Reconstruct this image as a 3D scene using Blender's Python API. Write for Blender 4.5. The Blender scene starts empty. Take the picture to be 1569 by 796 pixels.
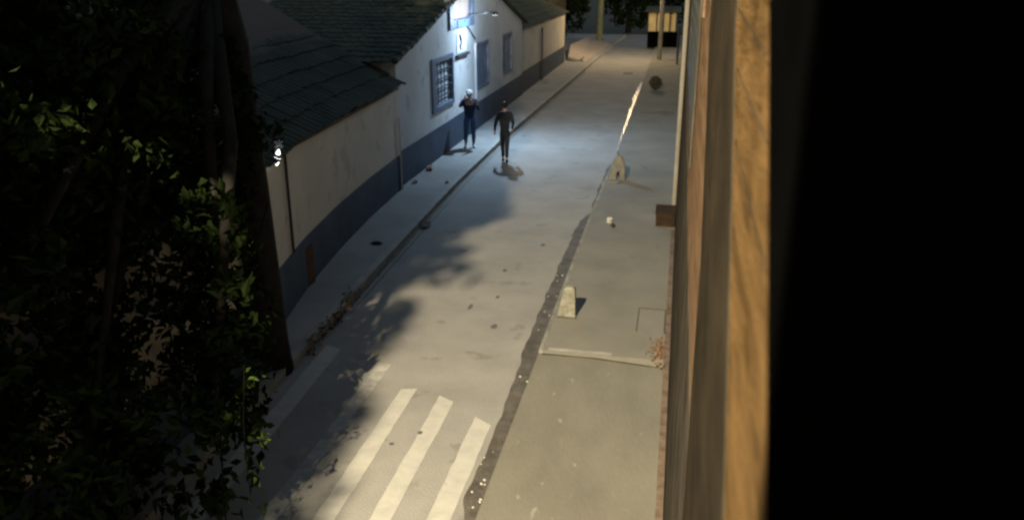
import bpy, bmesh, math, random
from mathutils import Vector, Matrix
R = math.radians
random.seed(7)
C = bpy.context.scene.collection
S = bpy.context.scene

# ------------------------------------------------------------------ camera, world, lamps, exposure
EYE = Vector((0, 0, 5.2))
cam_d = bpy.data.cameras.new('camera'); cam = bpy.data.objects.new('camera', cam_d); C.objects.link(cam)
cam.location = EYE
cam.rotation_euler = (R(90 - 19.371), 0, R(11.243))
cam_d.sensor_width = 36; cam_d.lens = 36 * 1260 / 1569
cam_d.clip_start = 0.02; cam_d.clip_end = 600
cam_d.dof.use_dof = True; cam_d.dof.focus_distance = 6.0; cam_d.dof.aperture_fstop = 2.3
S.camera = cam
W = bpy.data.worlds.new('World'); S.world = W; W.use_nodes = True
nt = W.node_tree; bg = nt.nodes['Background']
sky = nt.nodes.new('ShaderNodeTexSky'); sky.sky_type = 'NISHITA'; sky.sun_disc = False
sky.sun_elevation = R(7); sky.sun_rotation = R(120)
nt.links.new(sky.outputs[0], bg.inputs[0]); bg.inputs[1].default_value = 0.15
S.view_settings.view_transform = 'Standard'; S.view_settings.look = 'None'
S.view_settings.exposure = 0; S.view_settings.gamma = 1
S.cycles.filter_width = 2.4
S.cycles.max_bounces = 6

def lamp(name, loc, color, watt, size, parent=None, spot=None, aim=None):
    d = bpy.data.lights.new(name, 'SPOT' if spot else 'POINT')
    d.color = color; d.energy = watt; d.shadow_soft_size = size
    o = bpy.data.objects.new(name, d); C.objects.link(o); o.location = loc
    if spot:
        d.spot_size = R(spot); d.spot_blend = 1.0
        o.rotation_euler = (Vector(aim) - Vector(loc)).to_track_quat('-Z', 'Y').to_euler()
    return o
LAMP_NEAR = (-4.0, -6.0, 12.2)
LAMP_WALL = (-5.55, 25.3, 3.875)
LAMP_FAR = (-3.0, 51.5, 5.45)
lamp('near_lamp_light', LAMP_NEAR, (1.0, 0.85, 0.58), 40500, 0.13)
lamp('wall_lamp_light', LAMP_WALL, (0.50, 0.73, 1.0), 1000, 0.045, spot=158, aim=(-3.2, 24.3, 0))
lamp('wall_lamp_spill', LAMP_WALL, (0.50, 0.73, 1.0), 310, 0.045)
lamp('far_lamp_light', LAMP_FAR, (1.0, 0.72, 0.38), 1400, 0.12)

# ------------------------------------------------------------------ materials
def mat(name, col, col2=None, rough=0.85, scale=3.0, bump=0.0, bscale=40.0, fac=None, metal=0.0, detail=6, stretch=None,
        spec=0.5, speck=None):
    m = bpy.data.materials.new(name); m.use_nodes = True; n = m.node_tree.nodes; l = m.node_tree.links
    b = n['Principled BSDF']; b.inputs['Roughness'].default_value = rough; b.inputs['Metallic'].default_value = metal
    b.inputs['Specular IOR Level'].default_value = spec
    tc = n.new('ShaderNodeTexCoord'); src = tc.outputs['Object']
    if stretch:
        mp = n.new('ShaderNodeMapping'); mp.inputs['Scale'].default_value = stretch
        l.new(src, mp.inputs[0]); src = mp.outputs[0]
    if col2:
        t = n.new('ShaderNodeTexNoise'); t.inputs['Scale'].default_value = scale; t.inputs['Detail'].default_value = detail
        t.inputs['Roughness'].default_value = 0.62
        l.new(src, t.inputs['Vector'])
        r = n.new('ShaderNodeValToRGB'); lo, hi = fac or (0.35, 0.65)
        r.color_ramp.elements[0].position = lo; r.color_ramp.elements[1].position = hi
        r.color_ramp.elements[0].color = (*col, 1); r.color_ramp.elements[1].color = (*col2, 1)
        l.new(t.outputs['Fac'], r.inputs[0]); out = r.outputs[0]
        if speck:
            sc, thr, sc_col = speck
            v = n.new('ShaderNodeTexNoise'); v.inputs['Scale'].default_value = sc; v.inputs['Detail'].default_value = 3
            l.new(src, v.inputs['Vector'])
            g = n.new('ShaderNodeValToRGB'); g.color_ramp.elements[0].position = thr; g.color_ramp.elements[1].position = thr + 0.05
            l.new(v.outputs['Fac'], g.inputs[0])
            mx = n.new('ShaderNodeMix'); mx.data_type = 'RGBA'
            l.new(g.outputs[0], mx.inputs[0]); l.new(out, mx.inputs[6]); mx.inputs[7].default_value = (*sc_col, 1)
            out = mx.outputs[2]
        l.new(out, b.inputs['Base Color'])
    else:
        b.inputs['Base Color'].default_value = (*col, 1)
    if bump:
        t2 = n.new('ShaderNodeTexNoise'); t2.inputs['Scale'].default_value = bscale; t2.inputs['Detail'].default_value = 8
        l.new(src, t2.inputs['Vector'])
        bp = n.new('ShaderNodeBump'); bp.inputs['Strength'].default_value = bump; bp.inputs['Distance'].default_value = 0.03
        l.new(t2.outputs['Fac'], bp.inputs['Height']); l.new(bp.outputs[0], b.inputs['Normal'])
    return m
def glow(name, col, s, base=(0.5, 0.5, 0.5)):
    m = mat(name, base); b = m.node_tree.nodes['Principled BSDF']
    b.inputs['Emission Color'].default_value = (*col, 1); b.inputs['Emission Strength'].default_value = s
    return m
M = dict(
    road=mat('road_concrete', (0.215, 0.207, 0.193), (0.30, 0.288, 0.266), 0.85, 0.9, 0.5, 45, (0.3, 0.7), speck=(1.7, 0.63, (0.205, 0.19, 0.17)), detail=14),
    pave=mat('pavement_concrete', (0.145, 0.14, 0.12), (0.21, 0.20, 0.168), 0.85, 0.9, 0.3, 50, (0.3, 0.7), speck=(3.5, 0.70, (0.13, 0.12, 0.10))),
    pave_near=mat('rough_pavement', (0.135, 0.127, 0.103), (0.19, 0.178, 0.143), 0.9, 1.4, 0.25, 30, (0.3, 0.7), speck=(7.5, 0.67, (0.24, 0.23, 0.19)), stretch=(1, 0.45, 1)),
    pave_left=mat('left_pavement', (0.21, 0.205, 0.195), (0.31, 0.30, 0.28), 0.85, 0.8, 0.3, 50, (0.3, 0.7)),
    kerb=mat('kerb_concrete', (0.24, 0.235, 0.21), (0.36, 0.34, 0.30), 0.85, 2.5, 0.3, 40),
    kerb_worn=mat('worn_kerb', (0.15, 0.145, 0.125), (0.30, 0.29, 0.25), 0.88, 3.5, 0.4, 40, (0.35, 0.65)),
    grime=mat('grime_and_shade', (0.050, 0.043, 0.036), (0.12, 0.105, 0.085), 0.75, 4.0, 0.6, 30, (0.35, 0.7), speck=(11, 0.68, (0.3, 0.28, 0.24))),
    wet=mat('wet_gutter', (0.20, 0.20, 0.20), (0.35, 0.35, 0.34), 0.24, 6.0, 0.35, 16, (0.4, 0.6), spec=1.0),
    shade_stain=mat('shadow_stain', (0.055, 0.055, 0.05), (0.10, 0.10, 0.09), 0.7, 4),  # serves the painted pavement shadow and the oil stains
    soil=mat('soil', (0.05, 0.045, 0.035), (0.09, 0.08, 0.06), 0.95, 1.0),
    paint=mat('road_paint', (0.35, 0.34, 0.31), (0.43, 0.415, 0.375), 0.7, 5.0, 0.2, 60, (0.3, 0.6), speck=(9, 0.69, (0.33, 0.31, 0.28))),
    paint_worn=mat('worn_road_paint', (0.27, 0.26, 0.24), (0.46, 0.45, 0.4), 0.75, 5.0, 0.2, 60, (0.42, 0.7)),
    lime=mat('limewash', (0.47, 0.42, 0.345), (0.58, 0.53, 0.45), 0.9, 0.7, 0.15, 25, (0.3, 0.7), speck=(1.7, 0.60, (0.43, 0.38, 0.31))),
    lime2=mat('white_limewash', (0.40, 0.395, 0.385), (0.50, 0.49, 0.48), 0.9, 0.8, 0.15, 25, (0.3, 0.7), speck=(2.1, 0.60, (0.36, 0.35, 0.335))),
    dado=mat('blue_dado_paint', (0.016, 0.032, 0.060), (0.032, 0.056, 0.092), 0.7, 1.5, 0.2, 25),
    blue=mat('blue_joinery', (0.075, 0.10, 0.15), (0.11, 0.14, 0.20), 0.55, 6),
    bluelight=mat('pale_blue_panel', (0.10, 0.16, 0.27), (0.12, 0.19, 0.31), 0.5, 6),
    glass=mat('window_glass', (0.03, 0.035, 0.045), None, 0.06, spec=1.0),
    curtain=mat('lace_curtain', (0.45, 0.48, 0.52), (0.16, 0.17, 0.2), 0.8, 4, fac=(0.5, 0.62)),
    tile=mat('roof_tile', (0.028, 0.036, 0.030), (0.060, 0.066, 0.045), 0.85, 1.2, 0.4, 20, (0.3, 0.7), spec=0.15),
    orange=mat('orange_plaster', (0.045, 0.028, 0.012), (0.135, 0.082, 0.036), 0.85, 3.0, 0.35, 22, (0.30, 0.66), stretch=(1, 0.8, 4), detail=12, speck=(4.5, 0.62, (0.055, 0.034, 0.015)), spec=0.0),
    tan=mat('tan_plaster', (0.09, 0.057, 0.034), (0.17, 0.11, 0.07), 0.9, 2.5, 0.3, 30, (0.3, 0.7), stretch=(1, 0.5, 4), spec=0.0),
    darkband=mat('dark_brown_paint', (0.020, 0.017, 0.013), (0.034, 0.028, 0.020), 0.8, 2.0, stretch=(1, 1, 2), spec=0.0),
    plinth=mat('grey_brown_render', (0.035, 0.031, 0.026), (0.075, 0.065, 0.05), 0.9, 2.0, 0.3, 20, spec=0.0),
    olive=mat('olive_paint', (0.06, 0.065, 0.04), (0.10, 0.10, 0.065), 0.7, 3, spec=0.0),
    black=mat('near_black', (0.0012, 0.0012, 0.0012), (0.002, 0.002, 0.002), 0.8, 3, spec=0.0),
    brick=mat('red_edge', (0.10, 0.06, 0.04), (0.17, 0.13, 0.095), 0.9, 6),
    metal=mat('galvanised_steel', (0.22, 0.22, 0.21), (0.30, 0.30, 0.28), 0.5, 6, metal=0.6),
    darkmetal=mat('dark_iron', (0.03, 0.032, 0.035), (0.05, 0.05, 0.055), 0.7, 6, spec=.1),
    pvc=mat('white_pipe', (0.50, 0.50, 0.50), (0.42, 0.42, 0.42), 0.5, 6),
    conc=mat('bollard_concrete', (0.15, 0.143, 0.112), (0.29, 0.275, 0.22), 0.9, 7, 0.8, 22),
    old_conc=mat('old_concrete', (0.13, 0.125, 0.105), (0.22, 0.21, 0.17), 0.9, 6, 0.8, 20),
    polec=mat('pole_concrete', (0.26, 0.23, 0.18), (0.33, 0.30, 0.24), 0.9, 3, 0.3, 30),
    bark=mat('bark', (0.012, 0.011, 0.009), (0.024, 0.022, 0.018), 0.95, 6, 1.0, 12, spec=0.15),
    barkg=mat('green_bark', (0.10, 0.11, 0.05), (0.17, 0.17, 0.09), 0.95, 6, 0.8, 12),  # green-tinted bark for one far trunk
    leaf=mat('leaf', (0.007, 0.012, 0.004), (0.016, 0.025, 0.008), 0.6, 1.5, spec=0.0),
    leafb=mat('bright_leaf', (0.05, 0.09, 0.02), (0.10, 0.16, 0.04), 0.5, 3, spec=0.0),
    wood=mat('dark_wood', (0.035, 0.022, 0.014), (0.07, 0.042, 0.026), 0.8, 4, 0.3, 20, stretch=(1, 5, 5)),
    board=mat('yellow_board', (0.36, 0.28, 0.14), (0.5, 0.4, 0.22), 0.8, 2),
    pink=mat('pinkish_concrete', (0.30, 0.25, 0.21), (0.38, 0.32, 0.27), 0.9, 1.0),
    paper=mat('paper', (0.6, 0.58, 0.52), (0.4, 0.38, 0.33), 0.8, 12),
    red=mat('red_wrapper', (0.35, 0.05, 0.03), (0.6, 0.5, 0.45), 0.5, 14),
    litter=mat('dry_leaves', (0.09, 0.045, 0.025), (0.22, 0.15, 0.09), 0.9, 14),
    skin=mat('skin', (0.36, 0.22, 0.16), (0.40, 0.25, 0.18), 0.6, 10, spec=0.1),
    red_lip=mat('lip', (0.2, 0.09, 0.07)),
    hair=mat('hair', (0.012, 0.010, 0.009), (0.02, 0.017, 0.014), 0.6, 30, spec=0.1),
    denim=mat('denim', (0.035, 0.065, 0.14), (0.055, 0.095, 0.19), 0.85, 8, spec=0.1),
    navy=mat('navy_cloth', (0.018, 0.025, 0.05), (0.03, 0.04, 0.075), 0.85, 8, spec=0.1),
    darkcloth=mat('dark_cloth', (0.012, 0.014, 0.02), (0.022, 0.025, 0.034), 0.85, 8, spec=0.1),
    charcoal=mat('charcoal_trousers', (0.016, 0.018, 0.024), (0.028, 0.03, 0.036), 0.85, 8, spec=0.1),
    white=mat('white_cloth', (0.6, 0.62, 0.64), (0.7, 0.7, 0.72), 0.8, 8),
    rubber=mat('black_rubber', (0.01, 0.01, 0.01), None, 0.9, spec=0.0),
    shrub=mat('dry_shrub', (0.03, 0.028, 0.014), (0.07, 0.06, 0.03), 0.9, 6),
    pane_lit=glow('lit_blind', (1.0, 0.80, 0.72), 0.55, (0.16, 0.15, 0.14)),
    glint=glow('glow_glint', (1.0, 1.0, 0.96), 3.0),  # emission that stands in for the insulator's glint
    lens_w=glow('cold_lens', (0.8, 0.9, 1.0), 6.0),
    lens_o=glow('warm_lens', (1.0, 0.75, 0.42), 12.0),
    tarmac=mat('far_ground', (0.014, 0.013, 0.010), (0.024, 0.022, 0.017), 0.95, 0.3),
)

# ------------------------------------------------------------------ helpers
class MB:
    def __init__(s): s.v = []; s.f = []
    def add(s, vs, fs):
        k = len(s.v); s.v += [tuple(v) for v in vs]; s.f += [tuple(i + k for i in f) for f in fs]; return s
    def box(s, x0, x1, y0, y1, z0, z1):
        return s.add([(x0,y0,z0),(x1,y0,z0),(x1,y1,z0),(x0,y1,z0),(x0,y0,z1),(x1,y0,z1),(x1,y1,z1),(x0,y1,z1)],
              [(0,3,2,1),(4,5,6,7),(0,1,5,4),(1,2,6,5),(2,3,7,6),(3,0,4,7)])
    def prism(s, poly, off):                     # poly: 3D points, off: extrusion vector
        n = len(poly); o = Vector(off)
        vs = [Vector(p) for p in poly] + [Vector(p) + o for p in poly]
        return s.add(vs, [tuple(range(n))[::-1], tuple(range(n, 2*n))] + [(i, (i+1) % n, n+(i+1) % n, n+i) for i in range(n)])
    def tube(s, pts, rads, seg=10, cap=True):
        pts = [Vector(p) for p in pts]
        if not isinstance(rads, (list, tuple)): rads = [rads]*len(pts)
        vs = []; fs = []
        for i, p in enumerate(pts):
            a = pts[max(i-1, 0)]; b = pts[min(i+1, len(pts)-1)]; d = (b-a).normalized()
            ref = Vector((0,0,1)) if abs(d.z) < .9 else Vector((1,0,0))
            u = d.cross(ref).normalized(); w = d.cross(u)
            for k in range(seg):
                t = 2*math.pi*k/seg; vs.append(p + (u*math.cos(t) + w*math.sin(t))*rads[i])
        for i in range(len(pts)-1):
            for k in range(seg):
                fs.append((i*seg+k, i*seg+(k+1) % seg, (i+1)*seg+(k+1) % seg, (i+1)*seg+k))
        if cap:
            fs.append(tuple(range(seg))); fs.append(tuple((len(pts)-1)*seg+k for k in range(seg)))
        return s.add(vs, fs)
    def blob(s, c, r, seg=12, rings=8, jit=0.0, rnd=random):
        vs = []; fs = []
        for i in range(rings+1):
            for k in range(seg):
                a = math.pi*i/rings; t = 2*math.pi*k/seg; q = 1+rnd.uniform(-jit, jit)
                vs.append((c[0]+r[0]*q*math.sin(a)*math.cos(t), c[1]+r[1]*q*math.sin(a)*math.sin(t), c[2]+r[2]*q*math.cos(a)))
        for i in range(rings):
            for k in range(seg): fs.append((i*seg+k, (i+1)*seg+k, (i+1)*seg+(k+1) % seg, i*seg+(k+1) % seg))
        return s.add(vs, fs)
    def build(s, name, m, parent=None, smooth=False, bevel=0):
        me = bpy.data.meshes.new(name); me.from_pydata(s.v, [], s.f); me.validate()
        bm = bmesh.new(); bm.from_mesh(me)
        if smooth: bmesh.ops.remove_doubles(bm, verts=bm.verts, dist=1e-5)
        bmesh.ops.recalc_face_normals(bm, faces=bm.faces); bm.to_mesh(me); bm.free()
        o = bpy.data.objects.new(name, me); C.objects.link(o); me.materials.append(M[m] if isinstance(m, str) else m)
        if smooth:
            for p in me.polygons: p.use_smooth = True
        if bevel:
            b = o.modifiers.new('bevel', 'BEVEL'); b.width = bevel; b.segments = 2; b.limit_method = 'ANGLE'
        if parent:
            o.parent = parent
            o.matrix_parent_inverse = Matrix.Translation(parent.location).inverted()
        return o
def thing(name, label, cat, loc=(0,0,0), group=None):
    o = bpy.data.objects.new(name, None); C.objects.link(o); o.location = loc; o.empty_display_size = .2
    return tag(o, label, cat, group)
def tag(o, label, cat, group=None, kind=None):
    o['label'] = label; o['category'] = cat
    if group: o['group'] = group
    if kind: o['kind'] = kind
    return o
def struct(o, label=None):
    o['kind'] = 'structure'
    if label: o['label'] = label
    return o
def lerp(tab, y):
    if y <= tab[0][0]: return tab[0][1]
    for (a, p), (b, q) in zip(tab, tab[1:]):
        if y <= b: t = (y-a)/(b-a); return p+(q-p)*t
    return tab[-1][1]
LK = [(-30,-4.3),(0,-4.62),(6,-4.85),(10.7,-5.02),(12,-5.1),(16.1,-5.24),(19.8,-5.36),(25.9,-5.42),(34,-5.28),(47,-5.05),(63.6,-4.75),(80,-4.2),(120,-3)]
RK = [(-30,-1.66),(6,-1.66),(12,-1.70),(18,-1.71),(24,-1.66),(40,-1.66),(50,-1.70),(120,-1.9)]
WL = [(-30,-5.3),(6,-5.3),(9,-5.38),(10.5,-5.66),(12.2,-5.98),(14.4,-6.25),(16.5,-6.42),(18.9,-6.53),(60,-6.6)]
lk = lambda y: lerp(LK, y); rk = lambda y: lerp(RK, y); wl = lambda y: lerp(WL, y)
def ys(a, b, st):
    n = max(1, round((b-a)/st)); return [a+(b-a)*i/n for i in range(n+1)]
def ribbon(name, m, fa, fb, Y, z, thick=0, parent=None):
    mb = MB(); vs = []; n = len(Y)
    for y in Y: vs += [(fa(y), y, z), (fb(y), y, z)]
    fs = [(2*i, 2*i+1, 2*i+3, 2*i+2) for i in range(n-1)]
    if thick:
        for y in Y: vs += [(fa(y), y, z-thick), (fb(y), y, z-thick)]
        k = 2*n
        fs += [(k+2*i, k+2*i+2, k+2*i+3, k+2*i+1) for i in range(n-1)]
        fs += [(2*i, 2*i+2, k+2*i+2, k+2*i) for i in range(n-1)] + [(2*i+1, k+2*i+1, k+2*i+3, 2*i+3) for i in range(n-1)]
        fs += [(0, k, k+1, 1), (2*n-2, 2*n-1, k+2*n-1, k+2*n-2)]
    mb.add(vs, fs); return mb.build(name, m, parent)
def wob(seed, amp, f=1.0):
    r = random.Random(seed); P = [(r.uniform(.5, 7)*f, r.uniform(0, 6.3), r.random()) for _ in range(9)]
    return lambda y: amp*sum(w*math.sin(y*k+p) for k, p, w in P)/3
def cut(o, boxes):
    mb = MB()
    for b in boxes: mb.box(*b)
    c = mb.build('cutter', 'lime'); md = o.modifiers.new('cut', 'BOOLEAN'); md.object = c; md.operation = 'DIFFERENCE'; md.solver = 'EXACT'
    bpy.context.view_layer.update()
    me = bpy.data.meshes.new_from_object(o.evaluated_get(bpy.context.evaluated_depsgraph_get()))
    o.modifiers.remove(md); o.data = me; bpy.data.objects.remove(c)

# ------------------------------------------------------------------ ground, road, pavements
struct(MB().add([(-300,-60,-.06),(300,-60,-.06),(300,400,-.06),(-300,400,-.06)], [(0,1,2,3)]).build('ground', 'tarmac'))
road = struct(ribbon('road', 'road', lk, rk, ys(-25, 74, 2), 0, .05))
for pts, m, nm in [
    ([(-3.32,9.19),(-3.11,9.24),(-3.09,4.8),(-3.31,4.8)], 'paint', 'painted_stripe'),
    ([(-2.77,9.12),(-2.55,9.0),(-2.53,4.8),(-2.75,4.8)], 'paint', 'painted_stripe'),
    ([(-2.19,8.69),(-1.96,8.53),(-1.95,4.8),(-2.2,4.8)], 'paint', 'painted_stripe'),
    ([(-4.83,10.28),(-4.56,10.17),(-4.36,5.6),(-4.60,5.6)], 'paint', 'painted_stripe'),
    ([(-3.86,9.88),(-3.68,9.84),(-3.66,5.0),(-3.86,5.0)], 'paint_worn', 'painted_stripe')]:
    r = random.Random(nm+str(pts[0]))
    a, b, c, d = [Vector((*p, .004)) for p in pts]
    L = [a.lerp(d, t/24) + Vector((r.uniform(-.007,.007), 0, 0)) for t in range(25)]
    Rr = [b.lerp(c, t/24) + Vector((r.uniform(-.007,.007), 0, 0)) for t in range(25)]
    o = MB().add(L+Rr, [(i, i+1, 26+i, 25+i) for i in range(24)]).build(nm, m, road)
# gutter grime and wet runnel along the right kerb
w1 = wob(3, .045, 2.2); w2 = wob(5, .02, 3)
gw = [(5,.10),(6.6,.14),(7.0,.23),(8.6,.20),(9.6,.23),(12,.26),(14.5,.25),(16.2,.24),(17.4,.19),(18.0,.05),(19,.09),(22.5,.11),(24,.0)]
struct(ribbon('gutter_dirt', 'grime', lambda y: rk(y)-max(.004, lerp(gw, y)+w1(y)*(.6 if y < 23 else .1)), lambda y: rk(y)-.002, ys(4.5, 23.8, .07), .008))
w3 = wob(9, .05, 6); w5 = wob(19, .03, 9)
for a_, b_ in [(23.2, 27.1), (27.25, 30.6), (30.7, 33.4), (33.55, 36.2), (36.3, 41.6)]:
    struct(ribbon('gutter_water', 'wet', lambda y: rk(y)-max(.012, lerp([(23,.02),(26,.04),(30,.09),(33,.15),(34.5,.10),(36,.20),(41.5,.13)], y)+w3(y)), lambda y: rk(y)+.004+max(0, w5(y)), ys(a_, b_, .08), .007))
w4 = wob(12, .03, 3)
struct(ribbon('left_gutter_line', 'grime', lambda y: lk(y)+.13+.3*w4(y), lambda y: lk(y)+.16+max(-.02, .6*w4(y)), ys(11.5, 45, .15), .004))
struct(ribbon('left_kerb_shade', 'grime', lambda y: lk(y)+.002, lambda y: lk(y)+.07+.5*w4(y), ys(10.8, 46, .15), .0045))  # dark band laid in for the shadow of the kerb face
# left pavement and kerb
struct(ribbon('left_pavement', 'pave_left', lambda y: wl(y)-.3 if y < 49.5 else -12, lambda y: lk(y)-.13, ys(-25, 49.5, 1.5)+ys(49.6, 72, 2), .12, .16))
struct(ribbon('left_kerb', 'kerb', lambda y: lk(y)-.128, lambda y: lk(y), ys(-25, 72, 1.5), .124, .16))
# right pavement: far raised slab, near lower slab
RP = .13
struct(ribbon('right_pavement', 'pave', lambda y: rk(y)+.055, lambda y: .3, ys(10.45, 72, 1.5), RP, .17))
struct(ribbon('right_kerb', 'kerb_worn', lambda y: rk(y), lambda y: rk(y)+.054, ys(10.45, 72, 1.5), RP+.003, .17))
struct(MB().prism([(rk(-20), -20, .085), (.3, -20, .085), (.3, 10.30, .085), (-.9, 10.44, .085), (rk(10.4), 10.44, .085)], (0, 0, -.08)).build('near_pavement', 'pave_near'))
struct(MB().prism([(rk(10.4)+.05, 10.40, .088), (-.9, 10.40, .088), (.1, 10.27, .088), (.1, 10.305, .088), (-.9, 10.438, .088), (rk(10.4)+.05, 10.438, .088)], (0, 0, .004)).build('step_dark_line', 'grime'))  # dark strip along the foot of the step
struct(MB().prism([(-.66, 10.455, RP+.006), (-1.56, 10.455, RP+.006), (-1.56, 10.54, RP+.006), (-.66, 10.53, RP+.006)], (0, 0, .006)).build('worn_step_edge', 'kerb'))
struct(ribbon('wall_foot_edge', 'brick', lambda y: .055+.02*w1(y), lambda y: .13, ys(5, 16.6, .2), RP+.008, .05))
struct(ribbon('pale_wall_foot', 'kerb', lambda y: .075, lambda y: .13, ys(17.6, 32, .5), RP+.03, .06))
# painted shadow on the far right pavement, then oil stains on the road
def stain(name, m, cx, cy, rx, ry, z, seed, n=40):
    r = random.Random(seed); w = wob(seed, .18, 1)
    vs = [(cx, cy, z)] + [(cx+rx*(1+w(t*.9))*math.cos(t), cy+ry*(1+w(t*.9+2))*math.sin(t), z) for t in [2*math.pi*i/n for i in range(n)]]
    return struct(MB().add(vs, [(0, i+1, (i+1) % n+1) for i in range(n)]).build(name, m))
stain('shadow_stain', 'shade_stain', -.42, 31.7, .36, .52, RP+.004, 4)
stain('shadow_stain', 'shade_stain', -.95, 31.6, .4, .18, RP+.006, 5)
for x, y, rx, ry, s in [(-3.1, 12.1, .035, .12, 1), (-2.55, 11.4, .05, .09, 2), (-2.75, 12.6, .03, .06, 3), (-2.9, 13.9, .04, .08, 6), (-3.0, 7.9, .03, .03, 7), (-2.75, 8.2, .03, .04, 8), (-2.45, 15.5, .05, .08, 9)]:
    stain('oil_stain', 'shade_stain', x, y, rx, ry, .0045, s, 14)

# ------------------------------------------------------------------ roof tiling
def tiles(o0, along, up, na, nu, pitch=.22, amp=.032, jag=.0, seed=1):
    """barrel tiles: columns repeat along `along`, rows step up along `up`"""
    r = random.Random(seed); o0 = Vector(o0); along = Vector(along).normalized(); up = Vector(up)
    L = up.length; un = up.normalized(); nrm = along.cross(un); nrm = nrm if nrm.z > 0 else -nrm
    mb = MB(); prof = [(t/6, abs(math.sin(math.pi*t/6))) for t in range(7)]; rl = L/nu
    for c in range(na):
        for q in range(nu):
            j = r.uniform(-.03, .03) if jag == 0 else r.uniform(-jag, jag); h = r.uniform(-.008, .008)
            a = []; b = []
            for t, s in prof:
                p = o0 + along*((c+t)*pitch)
                a.append(p + un*(q*rl+j-.03) + nrm*(amp*s+.035+h)); b.append(p + un*((q+1)*rl+.02) + nrm*(amp*s*.9+h))
            n = len(prof)
            mb.add(a+b+[v-nrm*.03 for v in a], [(i, i+1, n+i+1, n+i) for i in range(n-1)] + [(i, 2*n+i, 2*n+i+1, i+1) for i in range(n-1)])
    return mb

# ------------------------------------------------------------------ low house (left, nearest)
low = thing('low_house', 'long low house with dim beige wall and dark blue base, nearest on the left', 'house', (-6, 14, 0))
YW = ys(4, 18.9, .6)
ribbon('wall', 'lime', lambda y: wl(y)-.35, wl, YW, 2.66, 2.66, low)
ribbon('blue_dado', 'dado', lambda y: wl(y)-.02, lambda y: wl(y)+.018, YW, .97, .9, low)
ribbon('eave_board', 'darkmetal', lambda y: wl(y)-.05, lambda y: wl(y)+.10, YW, 2.70, .05, low)
MB().tube([(wl(11.45)+.03, 11.45, 2.66), (wl(11.45)+.03, 11.45, .98)], .022).build('dark_pipe', 'darkmetal', low)
MB().tube([(wl(18.8)+.045, 18.75, 1.9), (wl(18.8)+.045, 18.75, .13)], .020).build('white_pipe', 'pvc', low)
MB().box(wl(12.3)-.05, wl(12.3)+.05, 12.15, 12.42, .1, .8).build('base_block', 'tan', low)  # tan block set against the blue base
# roof in straight chords following the bent wall
rf = MB()
segs = [4, 9, 12, 15, 18.95]
for a, b in zip(segs, segs[1:]):
    p = Vector((wl(a)+.16, a, 2.66)); q = Vector((wl(b)+.16, b, 2.66)); n = max(1, round((q-p).length/.23))
    t = tiles(p, q-p, (-5.6, 0, 2.75), n, 13, (q-p).length/n, seed=a)
    rf.add(t.v, t.f)
rf.build('tiled_roof', 'tile', low)
MB().prism([(-5.3, 4, 2.6), (-11.2, 4, 5.36), (-11.2, 18.9, 5.36), (-6.5, 18.9, 2.6)], (0, 0, -.06)).build('roof_deck', 'wood', low)

# ------------------------------------------------------------------ gable house
FX = -6.6
Y0, Y1, APY, APZ = 19.0, 35.4, 27.3, 5.12
gab = thing('gable_house', 'white gabled house lit by a cold lamp, with an attic window above its door', 'house', (FX, 27, 0))
gw_ = MB().prism([(FX, Y0, 0), (FX, Y1, 0), (FX, Y1, 3.22), (FX, APY, APZ-.06), (FX, Y0, 3.22)], (-.38, 0, 0)).build('wall', 'lime2', gab)
cut(gw_, [(FX-.2, FX+.1, 21.95, 24.05, 1.52, 2.86), (FX-.2, FX+.1, 23.95, 26.45, 3.74, 4.60),
          (FX-.16, FX+.1, 27.05, 28.85, 1.44, 2.9), (FX-.1, FX+.1, 31.3, 33.05, 1.46, 2.88)])
MB().box(FX-.38, FX+.018, Y0+.02, Y1, 0.06, 1.0).build('blue_dado', 'dado', gab)
MB().box(-12, FX-.39, Y0, Y0+.2, 0, 3.2).build('side_wall', 'lime', gab)
dy = APY-Y0; dz = APZ-3.24
ln = math.hypot(dy, dz)
t = tiles((-12.0, Y0-.35, 3.24-.35*dz/dy), (1, 0, 0), (0, dy+.35, (dy+.35)*dz/dy), 25, 24, .223, jag=.05, seed=21)
rs = MB(); rs.add(t.v, t.f); rs.build('near_roof_slope', 'tile', gab)
dy2 = Y1-APY; dz2 = APZ-3.24
t = tiles((-12.0, Y1+.35, 3.24-.35*dz2/dy2), (1, 0, 0), (0, -(dy2+.35), (dy2+.35)*dz2/dy2), 25, 24, .223, jag=.05, seed=22)
rs = MB(); rs.add(t.v, t.f); rs.build('far_roof_slope', 'tile', gab)
# verge: dark edge tiles along the gable, stepping
vg = MB()
for (ya, za, yb, zb) in [(Y0-.3, 3.18, APY, APZ), (Y1+.3, 3.18, APY, APZ)]:
    n = 22
    for i in range(n):
        a, b = i/n, (i+1)/n + .006
        jz = random.uniform(-.03, .03)
        vg.tube([(FX+.10+random.uniform(-.015,.015), ya+(yb-ya)*a, za+(zb-za)*a+.035+jz), (FX+.10, ya+(yb-ya)*b, za+(zb-za)*b+.0)], [.085, .062], 8)
vg.build('verge_tiles', 'tile', gab)
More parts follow.
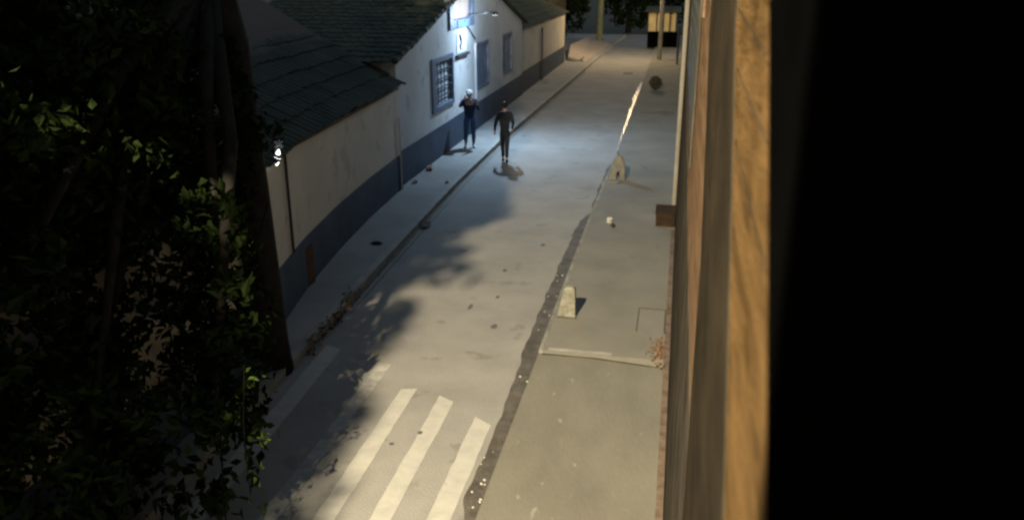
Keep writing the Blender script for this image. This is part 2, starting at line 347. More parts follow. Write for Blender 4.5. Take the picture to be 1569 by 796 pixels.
# window with bars and lace curtain
wf = MB()
y0, y1, z0, z1 = 21.88, 24.12, 1.45, 2.92
for b in [(y0, y0+.38, z0, z1), (y1-.12, y1, z0, z1), (y0+.38, y1-.12, z0, z0+.13), (y0+.38, y1-.12, z1-.14, z1)]: wf.box(FX-.1, FX+.05, b[0], b[1], b[2], b[3])
win = wf.build('window', 'blue', gab, bevel=.006)
MB().box(FX-.095, FX-.085, y0+.38, y1-.12, z0+.13, z1-.14).build('pane', 'curtain', win)
br = MB()
for i in range(1, 5): yy = y0+.38+(y1-y0-.5)*i/5; br.box(FX-.03, FX-.012, yy-.02, yy+.02, z0+.13, z1-.14)
for i in range(1, 5): zz = z0+.13+(z1-z0-.27)*i/5; br.box(FX-.012, FX+.006, y0+.38, y1-.12, zz-.018, zz+.018)
br.build('bars', 'darkmetal', win)
# attic window, lit
af = MB()
y0, y1, z0, z1 = 23.75, 26.62, 3.56, 4.62
for b in [(y0, y0+.3, z0, z1), (y1-.25, y1, z0, z1), (y0+.3, y1-.25, z0, z0+.27), (y0+.3, y1-.25, z1-.1, z1)]: af.box(FX-.1, FX+.08, *b)
att = af.build('attic_window', 'blue', gab, bevel=.006)
MB().box(FX-.06, FX-.05, y0+.3, y1-.25, z0+.27, z1-.1).build('pane', 'pane_lit', att)
MB().box(FX+.083, FX+.10, y0+.75, y1-.75, z0+.03, z0+.24).build('sill_panel', 'bluelight', att)
# door-height shutters
for i, (a, b) in enumerate([(27.0, 28.9), (31.25, 33.1)]):
    f = MB(); f.box(FX-.09, FX+(.05 if i == 0 else .02), a, a+.1, 1.42, 2.94); f.box(FX-.09, FX+.03, b-.1, b, 1.42, 2.94); f.box(FX-.09, FX+.03, a+.1, b-.1, 2.84, 2.94); f.box(FX-.09, FX+.03, a+.1, b-.1, 1.42, 1.5)
    sh = f.build('shutter_window', 'blue', gab, bevel=.005)
    s2 = MB()
    for k in range(6): s2.box(FX-.07, FX-.03+.012*(k % 2), a+.1+k*(b-a-.2)/6, a+.1+(k+1)*(b-a-.2)/6-.012, 1.5, 2.84)
    s2.build('shutter_boards', 'blue', sh)
MB().box(FX+.003, FX+.05, 26.88, 26.96, 1.1, 2.96).build('pale_door_jamb', 'white', gab)
MB().tube([(FX+.03, 26.9, 3.1), (FX+.04, 26.6, 3.22), (FX+.05, 26.1, 3.45), (FX+.03, 25.9, 3.55)], .02, 6).build('wire', 'darkmetal', gab)
# ornamental plaque
pl = thing('wall_plaque', 'pale plaque with a small dark figure and dark ledge, under the attic window', 'plaque', (FX, 25.1, 2.7))
MB().box(FX, FX+.03, 24.62, 25.75, 2.84, 3.42).build('panel', 'white', pl, bevel=.005)
MB().box(FX, FX+.10, 24.45, 25.9, 2.72, 2.79).build('ledge', 'darkmetal', pl, bevel=.005)
fg = MB(); fg.blob((FX+.05, 24.95, 3.33), (.025, .09, .07)); fg.tube([(FX+.045, 24.97, 3.27), (FX+.045, 25.05, 3.14), (FX+.045, 24.9, 3.04), (FX+.045, 25.0, 2.93)], [.045, .035, .04, .02], 7)
fg.build('figure', 'darkmetal', pl, smooth=True)
# wall lamp
wlmp = thing('wall_lamp', 'small street lamp on a short bracket, shining cold white under the attic window', 'lamp', (FX, 25.3, 3.5))
MB().tube([(FX, 25.3, 3.50), (FX+.2, 25.3, 3.94), (FX+.98, 25.3, 4.02)], .016, 8).build('bracket', 'darkmetal', wlmp, smooth=True)
hd = MB(); hd.tube([(FX+1.05, 25.3, 4.04), (FX+1.05, 25.3, 4.01), (FX+1.05, 25.3, 3.93)], [.03, .08, .12], 12); hd.build('shade', 'darkmetal', wlmp, smooth=True)
MB().tube([(FX+1.05, 25.3, 3.929), (FX+1.05, 25.3, 3.924)], .08, 12).build('lens', 'lens_w', wlmp)

# ------------------------------------------------------------------ far wing house
fw_ = thing('wing_house', 'plain low white house with blue base beyond the gabled house', 'house', (FX, 42, 0))
MB().box(FX-.4, FX-.06, 35.45, 49.2, 0, 2.92).build('wall', 'lime', fw_)
MB().box(-13, FX-.4, 48.85, 49.2, 0, 2.92).build('end_wall', 'lime', fw_)
MB().box(FX-.06, FX-.04, 35.45, 49.2, 0.06, 1.04).build('blue_dado', 'dado', fw_)
t = tiles((FX+.14, 35.6, 2.92), (0, 1, 0), (-5.4, 0, 2.3), 62, 12, .222, seed=31)
rs = MB(); rs.add(t.v, t.f); rs.build('tiled_roof', 'tile', fw_)
MB().tube([(FX+.02, 40.6, 2.6), (FX+.02, 40.6, .13)], .045, 8).build('downpipe', 'darkmetal', fw_)
MB().prism([(FX-.055, 48.2, 2.92), (FX+.10, 48.2, 2.92), (FX+.10, 49.3, 2.92), (FX-.055, 49.3, 2.92)], (0, 0, .05)).build('eave_end', 'lime', fw_)
# dark building past the side opening
db = thing('dark_house', 'unlit dark house set back behind the side opening at the far left', 'house', (-9, 60, 0))
dw = MB().box(-16, -8.2, 53, 61, 0, 5.5).build('wall', 'plinth', db)
MB().prism([(-16.2, 52.8, 5.5), (-8.0, 52.8, 5.5), (-8.0, 61.2, 5.5), (-16.2, 61.2, 5.5)], (0, 0, .3)).build('roof', 'tile', db)
MB().box(-8.2, -8.16, 55, 56.2, 1.0, 2.4).build('window', 'glass', db)

# ------------------------------------------------------------------ right building
XR = .14
rb = thing('orange_building', 'tall stained orange building close on the right, with dark bands', 'building', (XR, 4, 0))
def yz(name, poly, m, x=XR): MB().prism([(x, y, z) for y, z in poly], (XR+1.5-x, 0, 0)).build(name, m, rb)
yz('orange_wall', [(.80, 0), (.80, 4.52), (1.45, 5.15), (1.6, 7.5), (2.4, 7.5), (2.31, 5.05), (2.03, 4.84), (1.77, 4.6), (1.36, 4.22), (1.3, 0)], 'orange')
yz('dark_shutter', [(1.3, 0), (1.36, 4.22), (1.77, 4.6), (2.03, 4.84), (2.31, 5.05), (2.4, 7.5), (4.4, 7.5), (4.32, 4.91), (3.74, 4.53), (3.21, 4.1), (3.0, 3.2), (3.0, 0)], 'darkband', XR-.004)
yz('upper_wall', [(3.05, 3.46), (3.21, 4.1), (3.74, 4.53), (4.32, 4.91), (4.4, 7.5), (16, 7.5), (16, 3.46)], 'tan')
yz('lower_wall', [(3.0, 0), (3.0, 3.2), (3.05, 3.46), (52, 3.46), (52, 0)], 'plinth', XR-.005)
MB().box(XR+.01, XR+1.5, 16, 52, 3.465, 5.6).build('far_upper_wall', 'plinth', rb)
yz('added_unlit_wall', [(-6, 0), (-6, 7.5), (1.6, 7.5), (1.45, 5.15), (.80, 4.52), (.80, 0)], 'black', XR-.003)  # added wall section, its unlit look put into a near-black colour
MB().box(-.62, XR-.006, -.36, -.32, 2.9, 7.4).build('shade_screen', 'black', rb)  # added out of view to keep lamp light off the near wall
MB().tube([(XR-.02, 4.95, 7.4), (XR-.02, 4.95, 4.95)], .010, 8).build('pale_pipe', 'tan', rb)
MB().tube([(XR-.05, 18.5, 5.5), (XR-.05, 18.5, 3.2), (XR-.05, 18.5, RP)], .05, 8).build('downpipe', 'polec', rb)
lv = MB(); lv.prism([(XR-.02, y_, z_) for y_, z_ in [(6.2, 3.8), (12, 3.8), (12, 6), (11.8, 6), (11.8, 3.9), (6.35, 3.9), (6.35, 6), (6.2, 6)]], (.016, 0, 0))
lou = lv.build('grille', 'plinth', rb)
sl = MB(); sl.box(XR-.012, XR-.006, 6.35, 11.8, 3.9, 6)
sl.build('panel', 'olive', lou)
sl = MB()
for k in range(9): sl.prism([(XR-.024, 6.4, 4.02+.17*k), (XR-.013, 6.4, 4.02+.17*k), (XR-.013, 6.4, 4.07+.17*k)], (0, 5.3, 0))
sl.build('slats', 'darkmetal', lou)
MB().box(XR-.06, XR-.006, 44, 45.2, RP, 2.6).build('dark_door', 'darkmetal', rb)
# cable shadows on the orange wall, modelled as thin dark tubes
for i, (z, za, lab) in enumerate([(5.07, 5.11, 'thin dark line standing in for a cable shadow, highest on the orange wall'), (4.955, 4.975, 'thin dark line standing in for a cable shadow, at middle height on the orange wall'), (4.80, 4.83, 'thin dark line standing in for a cable shadow, lowest on the orange wall')]):
    pts = [(XR-.002, [1.44, 1.29, 1.14][i]+.08*k, z+(za-z)*k/10+.0008*math.sin(k*1.3+i)) for k in range(11)]
    c = MB().tube(pts, .002 if i < 2 else .0015, 6).build('cable_shadow', 'darkband', None, smooth=True); tag(c, lab, 'shadow line')

# ------------------------------------------------------------------ pavement things
def bollard_near(x, y, z0):
    b = thing('concrete_bollard', 'intact wedge-shaped concrete bollard near the pavement step', 'bollard', (x, y, z0))
    mb = MB(); v = []
    for w0, w1_, d, z in [(-.14, .15, .09, 0), (-.13, .145, .085, .06), (-.04, .13, .06, .46), (-.01, .10, .045, .49)]:
        v += [(x+w0, y-d, z0+z), (x+w1_, y-d, z0+z), (x+w1_, y+d, z0+z), (x+w0, y+d, z0+z)]
    f = [(0,3,2,1), (12,13,14,15)] + [(4*i+k, 4*i+(k+1) % 4, 4*i+4+(k+1) % 4, 4*i+4+k) for i in range(3) for k in range(4)]
    mb.add(v, f).build('block', 'conc', b, bevel=.012)
    MB().box(x-.14, x+.17, y-.12, y-.091, z0-.005, z0+.02).build('mortar_foot', 'grime', b)
bollard_near(-1.47, 11.75, RP)
b2 = thing('broken_bollard', 'crumbling grey bollard with a split base beside the gutter, mid street', 'bollard', (-1.45, 20.6, RP))
x, y = -1.36, 20.7
mb = MB()
mb.prism([(x-.24, y, RP), (x-.04, y, RP), (x-.02, y, RP+.20), (x+.04, y, RP+.24), (x+.05, y, RP), (x+.20, y, RP), (x+.17, y, RP+.36), (x+.10, y, RP+.60), (x-.02, y, RP+.66), (x-.12, y, RP+.52), (x-.15, y, RP+.3)], (0, .14, 0))
mb.build('block', 'old_conc', b2, bevel=.015)
MB().tube([(x+.0, y+.07, RP+.6), (x-.02, y+.07, RP+.76)], .012, 6).build('iron_bar', 'darkmetal', b2)
mb = MB(); mb.blob((x-.30, y-.15, RP*.6), (.13, .16, .07), jit=.15); mb.blob((x-.02, y-.3, RP+.02), (.12, .07, .04), jit=.2)
tag(mb.build('rubble', 'old_conc'), 'low lump of concrete rubble at the foot of the crumbling bollard', 'rubble')

def leaves(mb, c, rad, n, size, rnd, shell=.0, floor=-9):
    for _ in range(n):
        while True:
            p = Vector([rnd.uniform(-1, 1) for _ in range(3)])
            if shell < p.length < 1: break
        q = Vector((c[0]+p.x*rad[0], c[1]+p.y*rad[1], c[2]+p.z*rad[2]))
        if q.z < floor: continue
        s = size*rnd.uniform(.6, 1.3)
        u = Vector([rnd.uniform(-1, 1) for _ in range(3)]).normalized(); w = u.orthogonal().normalized()
        w.rotate(Matrix.Rotation(rnd.uniform(0, 6.3), 3, u)); k = u.cross(w)*.15*s
        mb.add([q-u*s*.5, q+w*s*.25+k, q+u*s*.5, q-w*s*.25+k], [(0,1,2,3)])
sh = thing('small_shrub', 'round dark bushy clump beside the bright wet gutter, far right', 'shrub', (-.98, 38, RP))
mb = MB(); leaves(mb, (-.98, 38, RP+.33), (.30, .30, .30), 900, .09, random.Random(4), .2); mb.build('foliage', 'shrub', sh)
mb = MB(); mb.tube([(-.98, 38, RP), (-.97, 38, RP+.3)], [.05, .03], 8); mb.build('stem', 'bark', sh)
tuft = MB(); rr = random.Random(9)
for _ in range(60):
    a = rr.uniform(0, 6.3); h = rr.uniform(.08, .32); px, py = -1.36+rr.uniform(-.1, .1), 21.35+rr.uniform(-.15, .15)
    tuft.add([(px-.008, py, RP), (px+.008, py, RP), (px+.1*math.cos(a), py+.1*math.sin(a), RP+h)], [(0,1,2)])
tag(tuft.build('weed_tuft', 'shrub'), 'dry weed tuft growing behind the crumbling bollard', 'weed')

M['boxwood'] = mat('box_wood', (0.03, 0.020, 0.013), (0.055, 0.036, 0.022), 0.9, 5, 0.3, 20, spec=0.05)
cr = thing('wooden_box', 'low dark brown plank box against the right wall', 'box', (-.08, 17.2, RP))
for k in range(4): MB().box(-.27, .12, 16.82, 16.84, RP+.005+k*.062, RP+.06+k*.062).build('plank', 'boxwood', cr)
MB().box(-.27, .12, 16.845, 17.55, RP+.005, RP+.245).build('body', 'boxwood', cr)
MB().box(-.29, .13, 16.80, 17.58, RP+.25, RP+.275).build('lid', 'boxwood', cr)

def crumple(name, label, cat, m, c, r, seed):
    rnd = random.Random(seed); mb = MB(); mb.blob((0,0,0), r, 9, 6, .3, rnd); o = mb.build(name, m); o.location = c; return tag(o, label, cat)
crumple('crumpled_paper', 'crumpled pale scrap lying alone on the right pavement', 'litter', 'paper', (-1.24, 16.9, RP+.05), (.06, .09, .06), 1)
crumple('scrap_shadow', 'dark lump put in for the shadow of the pale scrap on the right pavement', 'litter', 'wood', (-1.15, 16.65, RP+.03), (.05, .12, .03), 2)  # solid lump made for the cast shadow of the pale scrap
crumple('red_wrapper', 'red and white wrapper at the foot of the blue wall base', 'litter', 'red', (-6.42, 20.9, .18), (.09, .14, .07), 3)
crumple('white_bag', 'small white bag lying where the white pipe meets the pavement', 'litter', 'paper', (-6.38, 19.5, .17), (.06, .12, .05), 4)
crumple('dark_clod', 'dark clod in the left gutter inside the tree shade', 'debris', 'grime', (-5.13, 16.3, .04), (.09, .22, .05), 5)
crumple('dark_rag', 'dark rag lying on the shaded left pavement', 'litter', 'darkcloth', (-5.62, 14.6, .13), (.12, .09, .03), 6)
crumple('kerb_clod', 'small dark clod on the left pavement edge below the two people', 'debris', 'grime', (-5.58, 19.6, .14), (.04, .08, .04), 8)
lt = MB(); rr = random.Random(3)
for _ in range(170):
    a = rr.gauss(0, 1); b_ = rr.gauss(0, 1); leaves(lt, (.0+.07*a if a < 0 else .03*a-.0, 10.72+.2*b_, RP+.015), (.01, .01, .006), 1, .07, rr)
tag(lt.build('dry_leaf_litter', 'litter'), 'reddish dry leaf litter gathered by the step at the right wall', 'leaf litter', kind='stuff')
lt = MB()
for _ in range(260):
    t_ = rr.random(); yy = 9.9+2.3*t_; leaves(lt, (lk(yy)+.02+rr.gauss(0, .06), yy, .02 if rr.random() < .5 else .14), (.02, .05, .008), 1, .07, rr)
tag(lt.build('kerb_leaf_litter', 'litter'), 'reddish leaf litter along the sunken left kerb by the crossing', 'leaf litter', kind='stuff')
pb = None
for i in range(22):
    yy = 6.9+random.random()**1.6*9.5; xx = rk(yy)-random.uniform(.01, .22)
    if pb is None:
        pb = MB().blob((0,0,0), (.015, .02, .012), 8, 5, .2).build('pebble', 'paper'); o = pb
    else:
        o = pb.copy(); C.objects.link(o)
    o.location = (xx, yy, .014); s = random.uniform(.4, 1.0); o.scale = (s, s, s); o.rotation_euler = (0, 0, random.uniform(0, 6))
    tag(o, 'small pale pebble in the dirty right gutter', 'pebble', 'pebbles in the right gutter')
# manhole covers
mh = thing('square_hatch', 'square flush hatch cover with dark joint in the right pavement', 'hatch', (-.16, 11.8, RP))
MB().box(-.36, .03, 11.36, 12.24, RP+.004, RP+.008).build('cover', 'pave', mh)
mb = MB()
mb.box(-.38, -.36, 11.34, 12.26, RP+.002, RP+.012); mb.box(.03, .055, 11.34, 12.26, RP+.002, RP+.014); mb.box(-.36, .03, 12.24, 12.27, RP+.002, RP+.012)
mb.build('rim', 'grime', mh)
dr = thing('drain_cover', 'narrow dark drain slot across the far lit road', 'drain', (-2.66, 45.2, .004))
mb = MB(); mb.box(-2.9, -2.4, 45.0, 45.45, .002, .012); mb.build('frame', 'darkmetal', dr)
mb = MB()
for k in range(6): mb.box(-2.88+.08*k, -2.84+.08*k, 45.03, 45.42, .012, .02)
mb.build('bars', 'grime', dr)

# ------------------------------------------------------------------ far end
ramp = thing('concrete_ramp', 'tilted pinkish concrete slab on the far left pavement', 'ramp', (-6, 56, .12))
MB().prism([(-5.45, 49.3, .14), (-4.98, 61.8, .16), (-6.9, 66, .42), (-7.1, 55.5, .6), (-6.5, 49.9, .36)], (0, 0, -.13)).build('slab', 'pink', ramp)
MB().prism([(-5.6, 49.45, .125), (-6.45, 50.05, .125), (-6.95, 55.6, .125), (-6.0, 55, .125)], (0, 0, .1)).build('slab_shade', 'grime', ramp)  # dark block put in for the shadow at the slab's base
sp = thing('street_light_pole', 'pale concrete pole with an arm and warm lamp head at the far right', 'street light', (-1.19, 51.5, RP))
MB().tube([(-1.19, 51.5, RP), (-1.19, 51.5, 5.6), (-1.19, 51.5, 6.4)], [.13, .11, .10], 12).build('pole', 'polec', sp, smooth=True)
MB().tube([(-1.19, 51.5, 5.3), (-1.9, 51.5, 5.62), (-2.75, 51.5, 5.68)], .035, 8).build('arm', 'metal', sp)
MB().tube([(-2.6, 51.5, 5.68), (-2.95, 51.5, 5.70), (-3.25, 51.5, 5.66)], [.06, .12, .06], 10).build('head', 'metal', sp)
MB().box(-3.15, -2.8, 51.42, 51.58, 5.53, 5.56).build('lens', 'lens_o', sp)
ki = thing('kiosk', 'small kiosk with yellow board front above a dark base, behind the far pole', 'kiosk', (-1.3, 61, 0))
MB().box(-2.3, -.25, 60.1, 62, .1, 1.15).build('base', 'black', ki)
MB().box(-2.25, -.3, 60.3, 62, 1.15, 2.5).build('back', 'darkmetal', ki)
for a, b in [(-2.27, -1.75), (-1.65, -1.25), (-1.2, -.85), (-.75, -.42)]:
    MB().box(a, b, 60.2, 60.29, 1.2, 2.44).build('board', 'board', ki)
MB().prism([(-2.5, 59.7, 2.5), (-.05, 59.7, 2.5), (-.05, 62.2, 2.75), (-2.5, 62.2, 2.75)], (0, 0, .06)).build('roof', 'tile', ki)
po = MB().tube([(-.12, 49, RP), (-.12, 49, 2.2)], .06, 8).build('dark_post', 'darkmetal'); tag(po, 'short dark post at the far end of the right pavement, by the wall', 'post')

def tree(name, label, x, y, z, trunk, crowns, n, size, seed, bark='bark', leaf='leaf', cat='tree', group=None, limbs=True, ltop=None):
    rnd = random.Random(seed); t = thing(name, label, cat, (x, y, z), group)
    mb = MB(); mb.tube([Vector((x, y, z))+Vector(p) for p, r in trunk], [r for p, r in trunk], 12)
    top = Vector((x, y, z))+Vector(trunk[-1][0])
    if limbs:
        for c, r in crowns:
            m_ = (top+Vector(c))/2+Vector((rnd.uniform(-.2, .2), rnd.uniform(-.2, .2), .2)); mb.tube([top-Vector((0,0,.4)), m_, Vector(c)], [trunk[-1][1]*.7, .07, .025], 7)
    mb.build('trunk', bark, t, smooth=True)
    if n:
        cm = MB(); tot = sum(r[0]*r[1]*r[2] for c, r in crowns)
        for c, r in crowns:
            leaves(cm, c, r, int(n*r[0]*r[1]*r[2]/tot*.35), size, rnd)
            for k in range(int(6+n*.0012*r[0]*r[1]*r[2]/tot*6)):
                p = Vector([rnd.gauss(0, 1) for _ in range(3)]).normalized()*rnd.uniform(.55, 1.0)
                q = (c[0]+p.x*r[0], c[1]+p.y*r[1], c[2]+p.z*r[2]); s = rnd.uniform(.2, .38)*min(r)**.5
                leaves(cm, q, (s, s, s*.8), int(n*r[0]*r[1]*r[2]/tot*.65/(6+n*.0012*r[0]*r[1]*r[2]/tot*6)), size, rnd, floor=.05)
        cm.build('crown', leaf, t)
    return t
# big dark tree on the left pavement
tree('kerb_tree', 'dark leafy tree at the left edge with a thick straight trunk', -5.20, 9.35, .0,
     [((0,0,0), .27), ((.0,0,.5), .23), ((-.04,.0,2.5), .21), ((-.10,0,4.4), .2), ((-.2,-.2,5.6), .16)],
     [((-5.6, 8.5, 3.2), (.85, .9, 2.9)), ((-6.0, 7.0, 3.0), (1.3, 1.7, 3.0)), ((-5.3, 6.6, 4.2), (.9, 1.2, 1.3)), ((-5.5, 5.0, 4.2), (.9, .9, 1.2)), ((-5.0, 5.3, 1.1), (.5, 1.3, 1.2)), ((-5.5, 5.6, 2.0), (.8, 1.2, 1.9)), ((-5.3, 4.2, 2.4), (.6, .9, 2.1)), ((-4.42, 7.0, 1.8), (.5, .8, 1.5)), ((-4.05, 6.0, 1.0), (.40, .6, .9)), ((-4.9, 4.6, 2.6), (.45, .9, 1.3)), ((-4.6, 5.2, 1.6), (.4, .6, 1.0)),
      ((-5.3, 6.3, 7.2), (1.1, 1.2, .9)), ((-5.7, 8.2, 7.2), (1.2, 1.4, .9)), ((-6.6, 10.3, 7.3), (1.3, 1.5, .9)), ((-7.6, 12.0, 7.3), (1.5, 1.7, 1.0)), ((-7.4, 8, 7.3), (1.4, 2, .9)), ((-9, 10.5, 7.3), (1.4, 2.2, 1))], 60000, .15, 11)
_r = random.Random(77)
EDGE = [((-4.13-(.13 if i < 7 else .03)+_r.uniform(-.12, .14), -1.9+.36*i+_r.uniform(-.1, .1), 6.9+_r.uniform(-.4, .3)), (_r.uniform(.12, .26),)*3) for i in range(20) if i not in (7, 8, 9, 10)]
# canopy tree beside the camera, outside the frame: throws the leafy shade
tree('unseen_canopy_tree', 'unseen spreading tree over the left side of the street, near the crossing', -5.0, 1.2, .12,
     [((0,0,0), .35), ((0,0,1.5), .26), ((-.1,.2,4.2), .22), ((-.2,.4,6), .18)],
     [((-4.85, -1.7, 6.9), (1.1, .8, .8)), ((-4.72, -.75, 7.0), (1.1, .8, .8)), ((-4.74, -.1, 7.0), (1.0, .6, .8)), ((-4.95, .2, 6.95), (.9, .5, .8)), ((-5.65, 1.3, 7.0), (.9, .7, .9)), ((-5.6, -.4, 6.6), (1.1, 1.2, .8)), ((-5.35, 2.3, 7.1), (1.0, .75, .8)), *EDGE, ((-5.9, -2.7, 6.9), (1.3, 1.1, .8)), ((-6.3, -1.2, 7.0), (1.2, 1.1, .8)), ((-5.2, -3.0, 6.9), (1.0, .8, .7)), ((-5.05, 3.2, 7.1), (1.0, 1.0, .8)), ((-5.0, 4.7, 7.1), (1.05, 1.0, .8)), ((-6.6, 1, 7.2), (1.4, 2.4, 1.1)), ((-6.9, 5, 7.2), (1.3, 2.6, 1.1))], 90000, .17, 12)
# creeper with lit leaves
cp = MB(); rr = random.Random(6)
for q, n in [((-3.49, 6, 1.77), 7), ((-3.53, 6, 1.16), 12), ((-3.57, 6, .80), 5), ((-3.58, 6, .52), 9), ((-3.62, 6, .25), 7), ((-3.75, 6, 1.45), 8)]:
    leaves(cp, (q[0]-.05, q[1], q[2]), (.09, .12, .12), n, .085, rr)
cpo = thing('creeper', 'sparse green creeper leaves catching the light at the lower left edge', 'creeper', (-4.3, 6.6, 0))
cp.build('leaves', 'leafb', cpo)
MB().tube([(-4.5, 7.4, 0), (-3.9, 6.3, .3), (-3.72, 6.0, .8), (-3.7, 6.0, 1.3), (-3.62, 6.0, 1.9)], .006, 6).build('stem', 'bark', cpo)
# far trees
tree('far_tree', 'greenish tree trunk standing on the far left pavement', -5.95, 63.4, .12, [((0,0,0), .4), ((0,0,.4), .22), ((0,0,2.4), .2), ((.1,0,4.5), .18)], [((-6, 63.6, 5.4), (1.6, 1.6, 1.3))], 3500, .3, 13, bark='barkg')
for i, (x, y, lab, r) in enumerate([(-9.5, 66, 'dark tree behind the greenish trunk at the far left', 2.6), (-4.6, 76, 'dark green tree closing the far end of the street, left one', 2.4), (-1.6, 79, 'dark green tree closing the far end of the street, behind the kiosk', 2.6), (-12, 78, 'dark tree at the far end, beyond the dark house', 3.2), (2.5, 75, 'dark tree at the far end beyond the right buildings', 2.8)]):
    tree('far_tree', lab, x, y, 0, [((0,0,0), .3), ((0,0,1.4), .22)], [((x, y, 2.6), (r, 1.8, 2.3)), ((x+.8, y+.5, 4.6), (r*.9, 1.8, 2))], 5000, .4, 40+i)

# near street light behind the camera
nl = thing('street_light', 'tall grey street light on the left pavement beside the canopy tree', 'street light', (-5.2, -6.0, .12))
MB().tube([(-5.2, -6.0, .12), (-5.2, -6, 11.9)], [.13, .07], 12).build('pole', 'metal', nl)
MB().tube([(-5.2, -6, 11.8), (-4.9, -6, 12.35), (-4.3, -6, 12.47)], .04, 8).build('arm', 'metal', nl)
MB().tube([(-4.4, -6, 12.48), (-4.0, -6, 12.52), (-3.7, -6, 12.48)], [.07, .14, .07], 10).build('head', 'metal', nl)
# wire at bottom left
wr = MB().tube([(-5.02, 9.3, 2.4), (-4.5, 7.4, 1.6), (-3.95, 6.0, 1.12), (-3.45, 5.15, .98), (-2.95, 4.45, 1.02), (-1.4, 2.6, 1.6), (.13, 1.2, 2.6)], .008, 6).build('slack_wire', 'rubber', None, smooth=True)
tag(wr, 'thin slack black wire hanging across the lower left corner', 'wire')
# porcelain insulator at the eave, its bright glint put in as a glowing drop
ins = thing('eave_insulator', 'pale two-ring insulator with a glowing drop for its glint, at the near end of the low eave', 'lamp', (-5.55, 10.5, 2.9))
ex, ey = -5.52, 10.72
MB().tube([(ex-.25, ey, 2.72), (ex-.05, ey, 2.95), (ex, ey, 2.92)], .012, 6).build('bracket', 'darkmetal', ins)
for dz in (0, -.07):
    mb = MB(); mb.tube([(ex+.05*math.cos(a), ey+.05*math.sin(a), 2.90+dz+.012*math.sin(a)) for a in [i*math.pi/6 for i in range(13)]], .010, 6, False); mb.build('ring', 'white', ins)
mb = MB(); mb.tube([(ex-.005, ey, 2.79), (ex-.02, ey, 2.74), (ex-.03, ey-.02, 2.67), (ex-.045, ey-.02, 2.60), (ex-.05, ey-.02, 2.56)], [.012, .03, .043, .03, .008], 10); mb.build('glint', 'glint', ins, smooth=True)

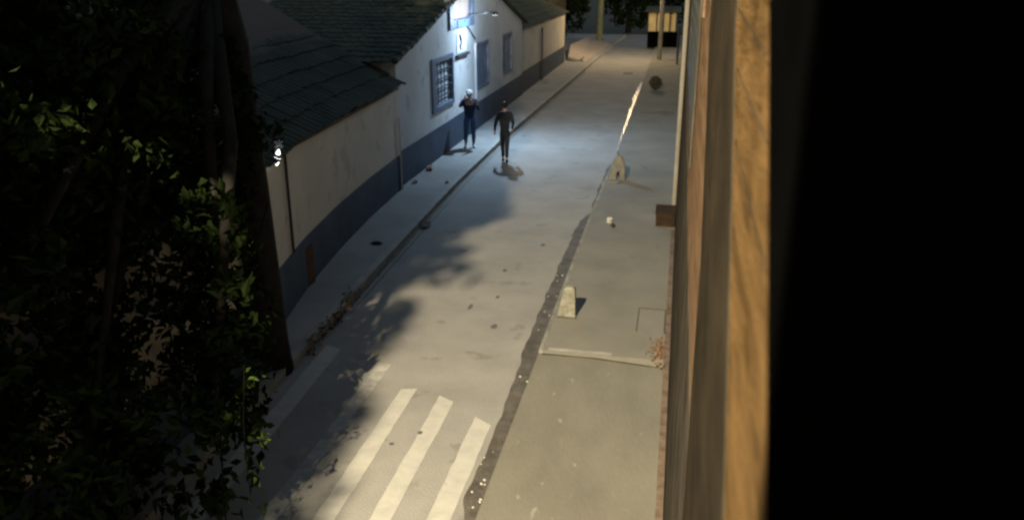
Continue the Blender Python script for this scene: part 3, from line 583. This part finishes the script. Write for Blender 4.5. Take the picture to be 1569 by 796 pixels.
# ------------------------------------------------------------------ people
def skin_mesh(name, m, J, E_, parent, lvl=2, root=0):
    me = bpy.data.meshes.new(name); names = list(J); me.from_pydata([J[k][0] for k in names], [(names.index(a), names.index(b)) for a, b in E_], [])
    o = bpy.data.objects.new(name, me); C.objects.link(o)
    md = o.modifiers.new('skin', 'SKIN'); sv = me.skin_vertices[0].data
    for i, k in enumerate(names):
        r = J[k][1]; sv[i].radius = r if isinstance(r, tuple) else (r, r); sv[i].use_root = (i == root)
    s = o.modifiers.new('sub', 'SUBSURF'); s.levels = s.render_levels = lvl
    bpy.context.view_layer.update()
    me2 = bpy.data.meshes.new_from_object(o.evaluated_get(bpy.context.evaluated_depsgraph_get()))
    o.modifiers.clear(); o.data = me2; me2.materials.clear(); me2.materials.append(M[m])
    for p in me2.polygons: p.use_smooth = True
    if parent: o.parent = parent
    return o
def person(label, loc, rz, J, cloth, legs, shoes, hair, slim=1.0, shorts=None, sleeve=True, cap=None):
    p = thing('person', label, 'person', loc)
    E_ = [('hip','waist'),('waist','chest'),('chest','neck'),('neck','head'),('head','crown')]
    for s in 'LR':
        E_ += [('hip','thigh'+s),('thigh'+s,'knee'+s),('knee'+s,'ankle'+s),('ankle'+s,'toe'+s),('chest','sh'+s),('sh'+s,'elb'+s),('elb'+s,'wr'+s),('wr'+s,'palm'+s)]
        for f in range(4):
            d = (Vector(J['palm'+s][0])-Vector(J['wr'+s][0])).normalized(); side = d.cross(Vector((0,1,.2))).normalized()
            base = Vector(J['palm'+s][0])+side*(.028-.0187*f)
            J[f'fa{s}{f}'] = (tuple(base+d*.035), .0085); J[f'fb{s}{f}'] = (tuple(base+d*(.075-.008*abs(f-1))+Vector((0,.012,0))), .007)
            E_ += [('palm'+s, f'fa{s}{f}'), (f'fa{s}{f}', f'fb{s}{f}')]
        th = Vector(J['wr'+s][0])+d*.03+side*.045; J['th'+s] = (tuple(th+d*.03), .009); E_.append(('wr'+s, 'th'+s))
    skin_mesh('body', 'skin', J, E_, p)
    hx, hy, hz = J['head'][0]
    for nm, c_, r_ in [('nose', (hx, hy+.095, hz+.005), (.013, .02, .022)), ('ear', (hx-.078, hy, hz), (.012, .022, .03)), ('ear', (hx+.078, hy, hz), (.012, .022, .03))]:
        MB().blob(c_, r_).build(nm, 'skin', p, smooth=True).matrix_parent_inverse = Matrix()
    for nm, c_, r_ in [('eye', (hx-.03, hy+.085, hz+.025), (.012, .01, .008)), ('eye', (hx+.03, hy+.085, hz+.025), (.012, .01, .008)), ('mouth', (hx, hy+.086, hz-.045), (.025, .008, .006))]:
        MB().blob(c_, r_).build(nm, 'hair' if nm == 'eye' else 'red_lip', p, smooth=True).matrix_parent_inverse = Matrix()
    hr = MB(); hr.blob((hx, hy-.022, hz+.035), (.092, .10, .105), 16, 10, .04); hr.build('hair', hair, p, smooth=True).matrix_parent_inverse = Matrix()
    if cap:
        cm = MB(); cm.blob((hx, hy-.01, hz+.06), (.10, .11, .085), 16, 10); cm.box(hx-.06, hx+.06, hy+.07, hy+.17, hz+.045, hz+.057); cm.build('cap', cap, p, smooth=False).matrix_parent_inverse = Matrix()
    k = 1.16
    def grow(n, a=.018):
        r = J[n][1]; r = r if isinstance(r, tuple) else (r, r); return (J[n][0], (r[0]+a, r[1]+a))
    T = {n: grow(n, .035) for n in ('waist','chest')}
    T['hem'] = ((J['hip'][0][0], J['hip'][0][1], J['hip'][0][2]-.04), (J['hip'][1][0]+.05, J['hip'][1][1]+.05))
    T['col'] = (tuple(Vector(J['neck'][0])-Vector((0,0,.02))), .062)
    TE = [('waist','hem'),('waist','chest'),('chest','col')]
    for s in 'LR':
        T['sh'+s] = grow('sh'+s, .026); T['elb'+s] = grow('elb'+s, .014); TE += [('chest','sh'+s),('sh'+s,'elb'+s)]
        if sleeve: T['wr'+s] = grow('wr'+s, .012); TE.append(('elb'+s,'wr'+s))
    skin_mesh('top', cloth, T, TE, p)
    L = {'hip': grow('hip', .02), 'wst': (tuple(Vector(J['hip'][0])+Vector((0,.005,.12))), (.135, .105))}; LE = [('hip','wst')]
    for s in 'LR':
        L['thigh'+s] = grow('thigh'+s, .014); L['knee'+s] = grow('knee'+s, .018); LE += [('hip','thigh'+s),('thigh'+s,'knee'+s)]
        if not shorts:
            a = Vector(J['ankle'+s][0]); L['ankle'+s] = (tuple(a+Vector((0,0,.04))), .055); LE.append(('knee'+s,'ankle'+s))
    skin_mesh('trousers' if not shorts else 'shorts', legs, L, LE, p)
    for s in 'LR':
        a, b = Vector(J['ankle'+s][0]), Vector(J['toe'+s][0])
        sm = MB(); d = (b-a); d.z = 0; d.normalize()
        sm.tube([a-d*.06-Vector((0,0,.035)), a-Vector((0,0,.03)), b+Vector((0,0,.002)), b+d*.045], [.035, .048, .042, .02], 10); sm.build('shoe', shoes, p, smooth=True).matrix_parent_inverse = Matrix()
    p.rotation_euler = (0, 0, rz); p.scale = (slim, slim, 1)
    return p
# local frame: figure faces +Y
J1 = dict(hip=((0,0,.93),(.135,.10)), waist=((0,0,1.08),(.125,.09)), chest=((0,.0,1.32),(.16,.105)), neck=((0,.01,1.48),.055), head=((0,.02,1.60),(.078,.09)), crown=((0,.01,1.67),(.06,.07)),
    thighL=((-.10,0,.84),.088), kneeL=((-.105,.02,.48),.058), ankleL=((-.11,-.01,.09),.042), toeL=((-.13,.13,.035),.036),
    thighR=((.10,0,.84),.088), kneeR=((.12,.03,.48),.058), ankleR=((.13,.0,.09),.042), toeR=((.17,.13,.035),.036),
    shL=((-.19,0,1.40),.055), elbL=((-.27,.06,1.14),.043), wrL=((-.20,.24,1.32),.028), palmL=((-.17,.26,1.39),(.034,.018)),
    shR=((.19,0,1.40),.055), elbR=((.30,.10,1.24),.043), wrR=((.19,.14,1.46),.028), palmR=((.15,.13,1.53),(.034,.018)))
person('person in navy top, blue jeans and white cap, standing against the blue wall base', (-6.08, 24.05, .12), R(200), J1, 'navy', 'denim', 'white', 'hair', cap='white')
J2 = dict(hip=((0,0,.92),(.125,.095)), waist=((0,.01,1.07),(.12,.09)), chest=((0,.03,1.31),(.155,.10)), neck=((0,.05,1.48),.053), head=((0,.08,1.60),(.078,.09)), crown=((0,.07,1.67),(.06,.07)),
    thighL=((-.085,.0,.83),.086), kneeL=((-.075,.17,.50),.056), ankleL=((-.06,.10,.10),.040), toeL=((-.06,.24,.05),.034),
    thighR=((.085,0,.83),.086), kneeR=((.07,-.03,.47),.056), ankleR=((.06,-.22,.13),.040), toeR=((.06,-.12,.04),.034),
    shL=((-.19,.02,1.39),.054), elbL=((-.30,-.10,1.14),.042), wrL=((-.33,.02,.92),.027), palmL=((-.33,.05,.85),(.034,.018)),
    shR=((.19,.02,1.39),.054), elbR=((.27,-.02,1.13),.042), wrR=((.24,.16,.96),.027), palmR=((.23,.20,.90),(.034,.018)))
person('person in dark clothes walking along the left side of the road beside the kerb', (-4.72, 22.7, .0), R(12), J2, 'darkcloth', 'charcoal', 'rubber', 'hair', slim=.88)
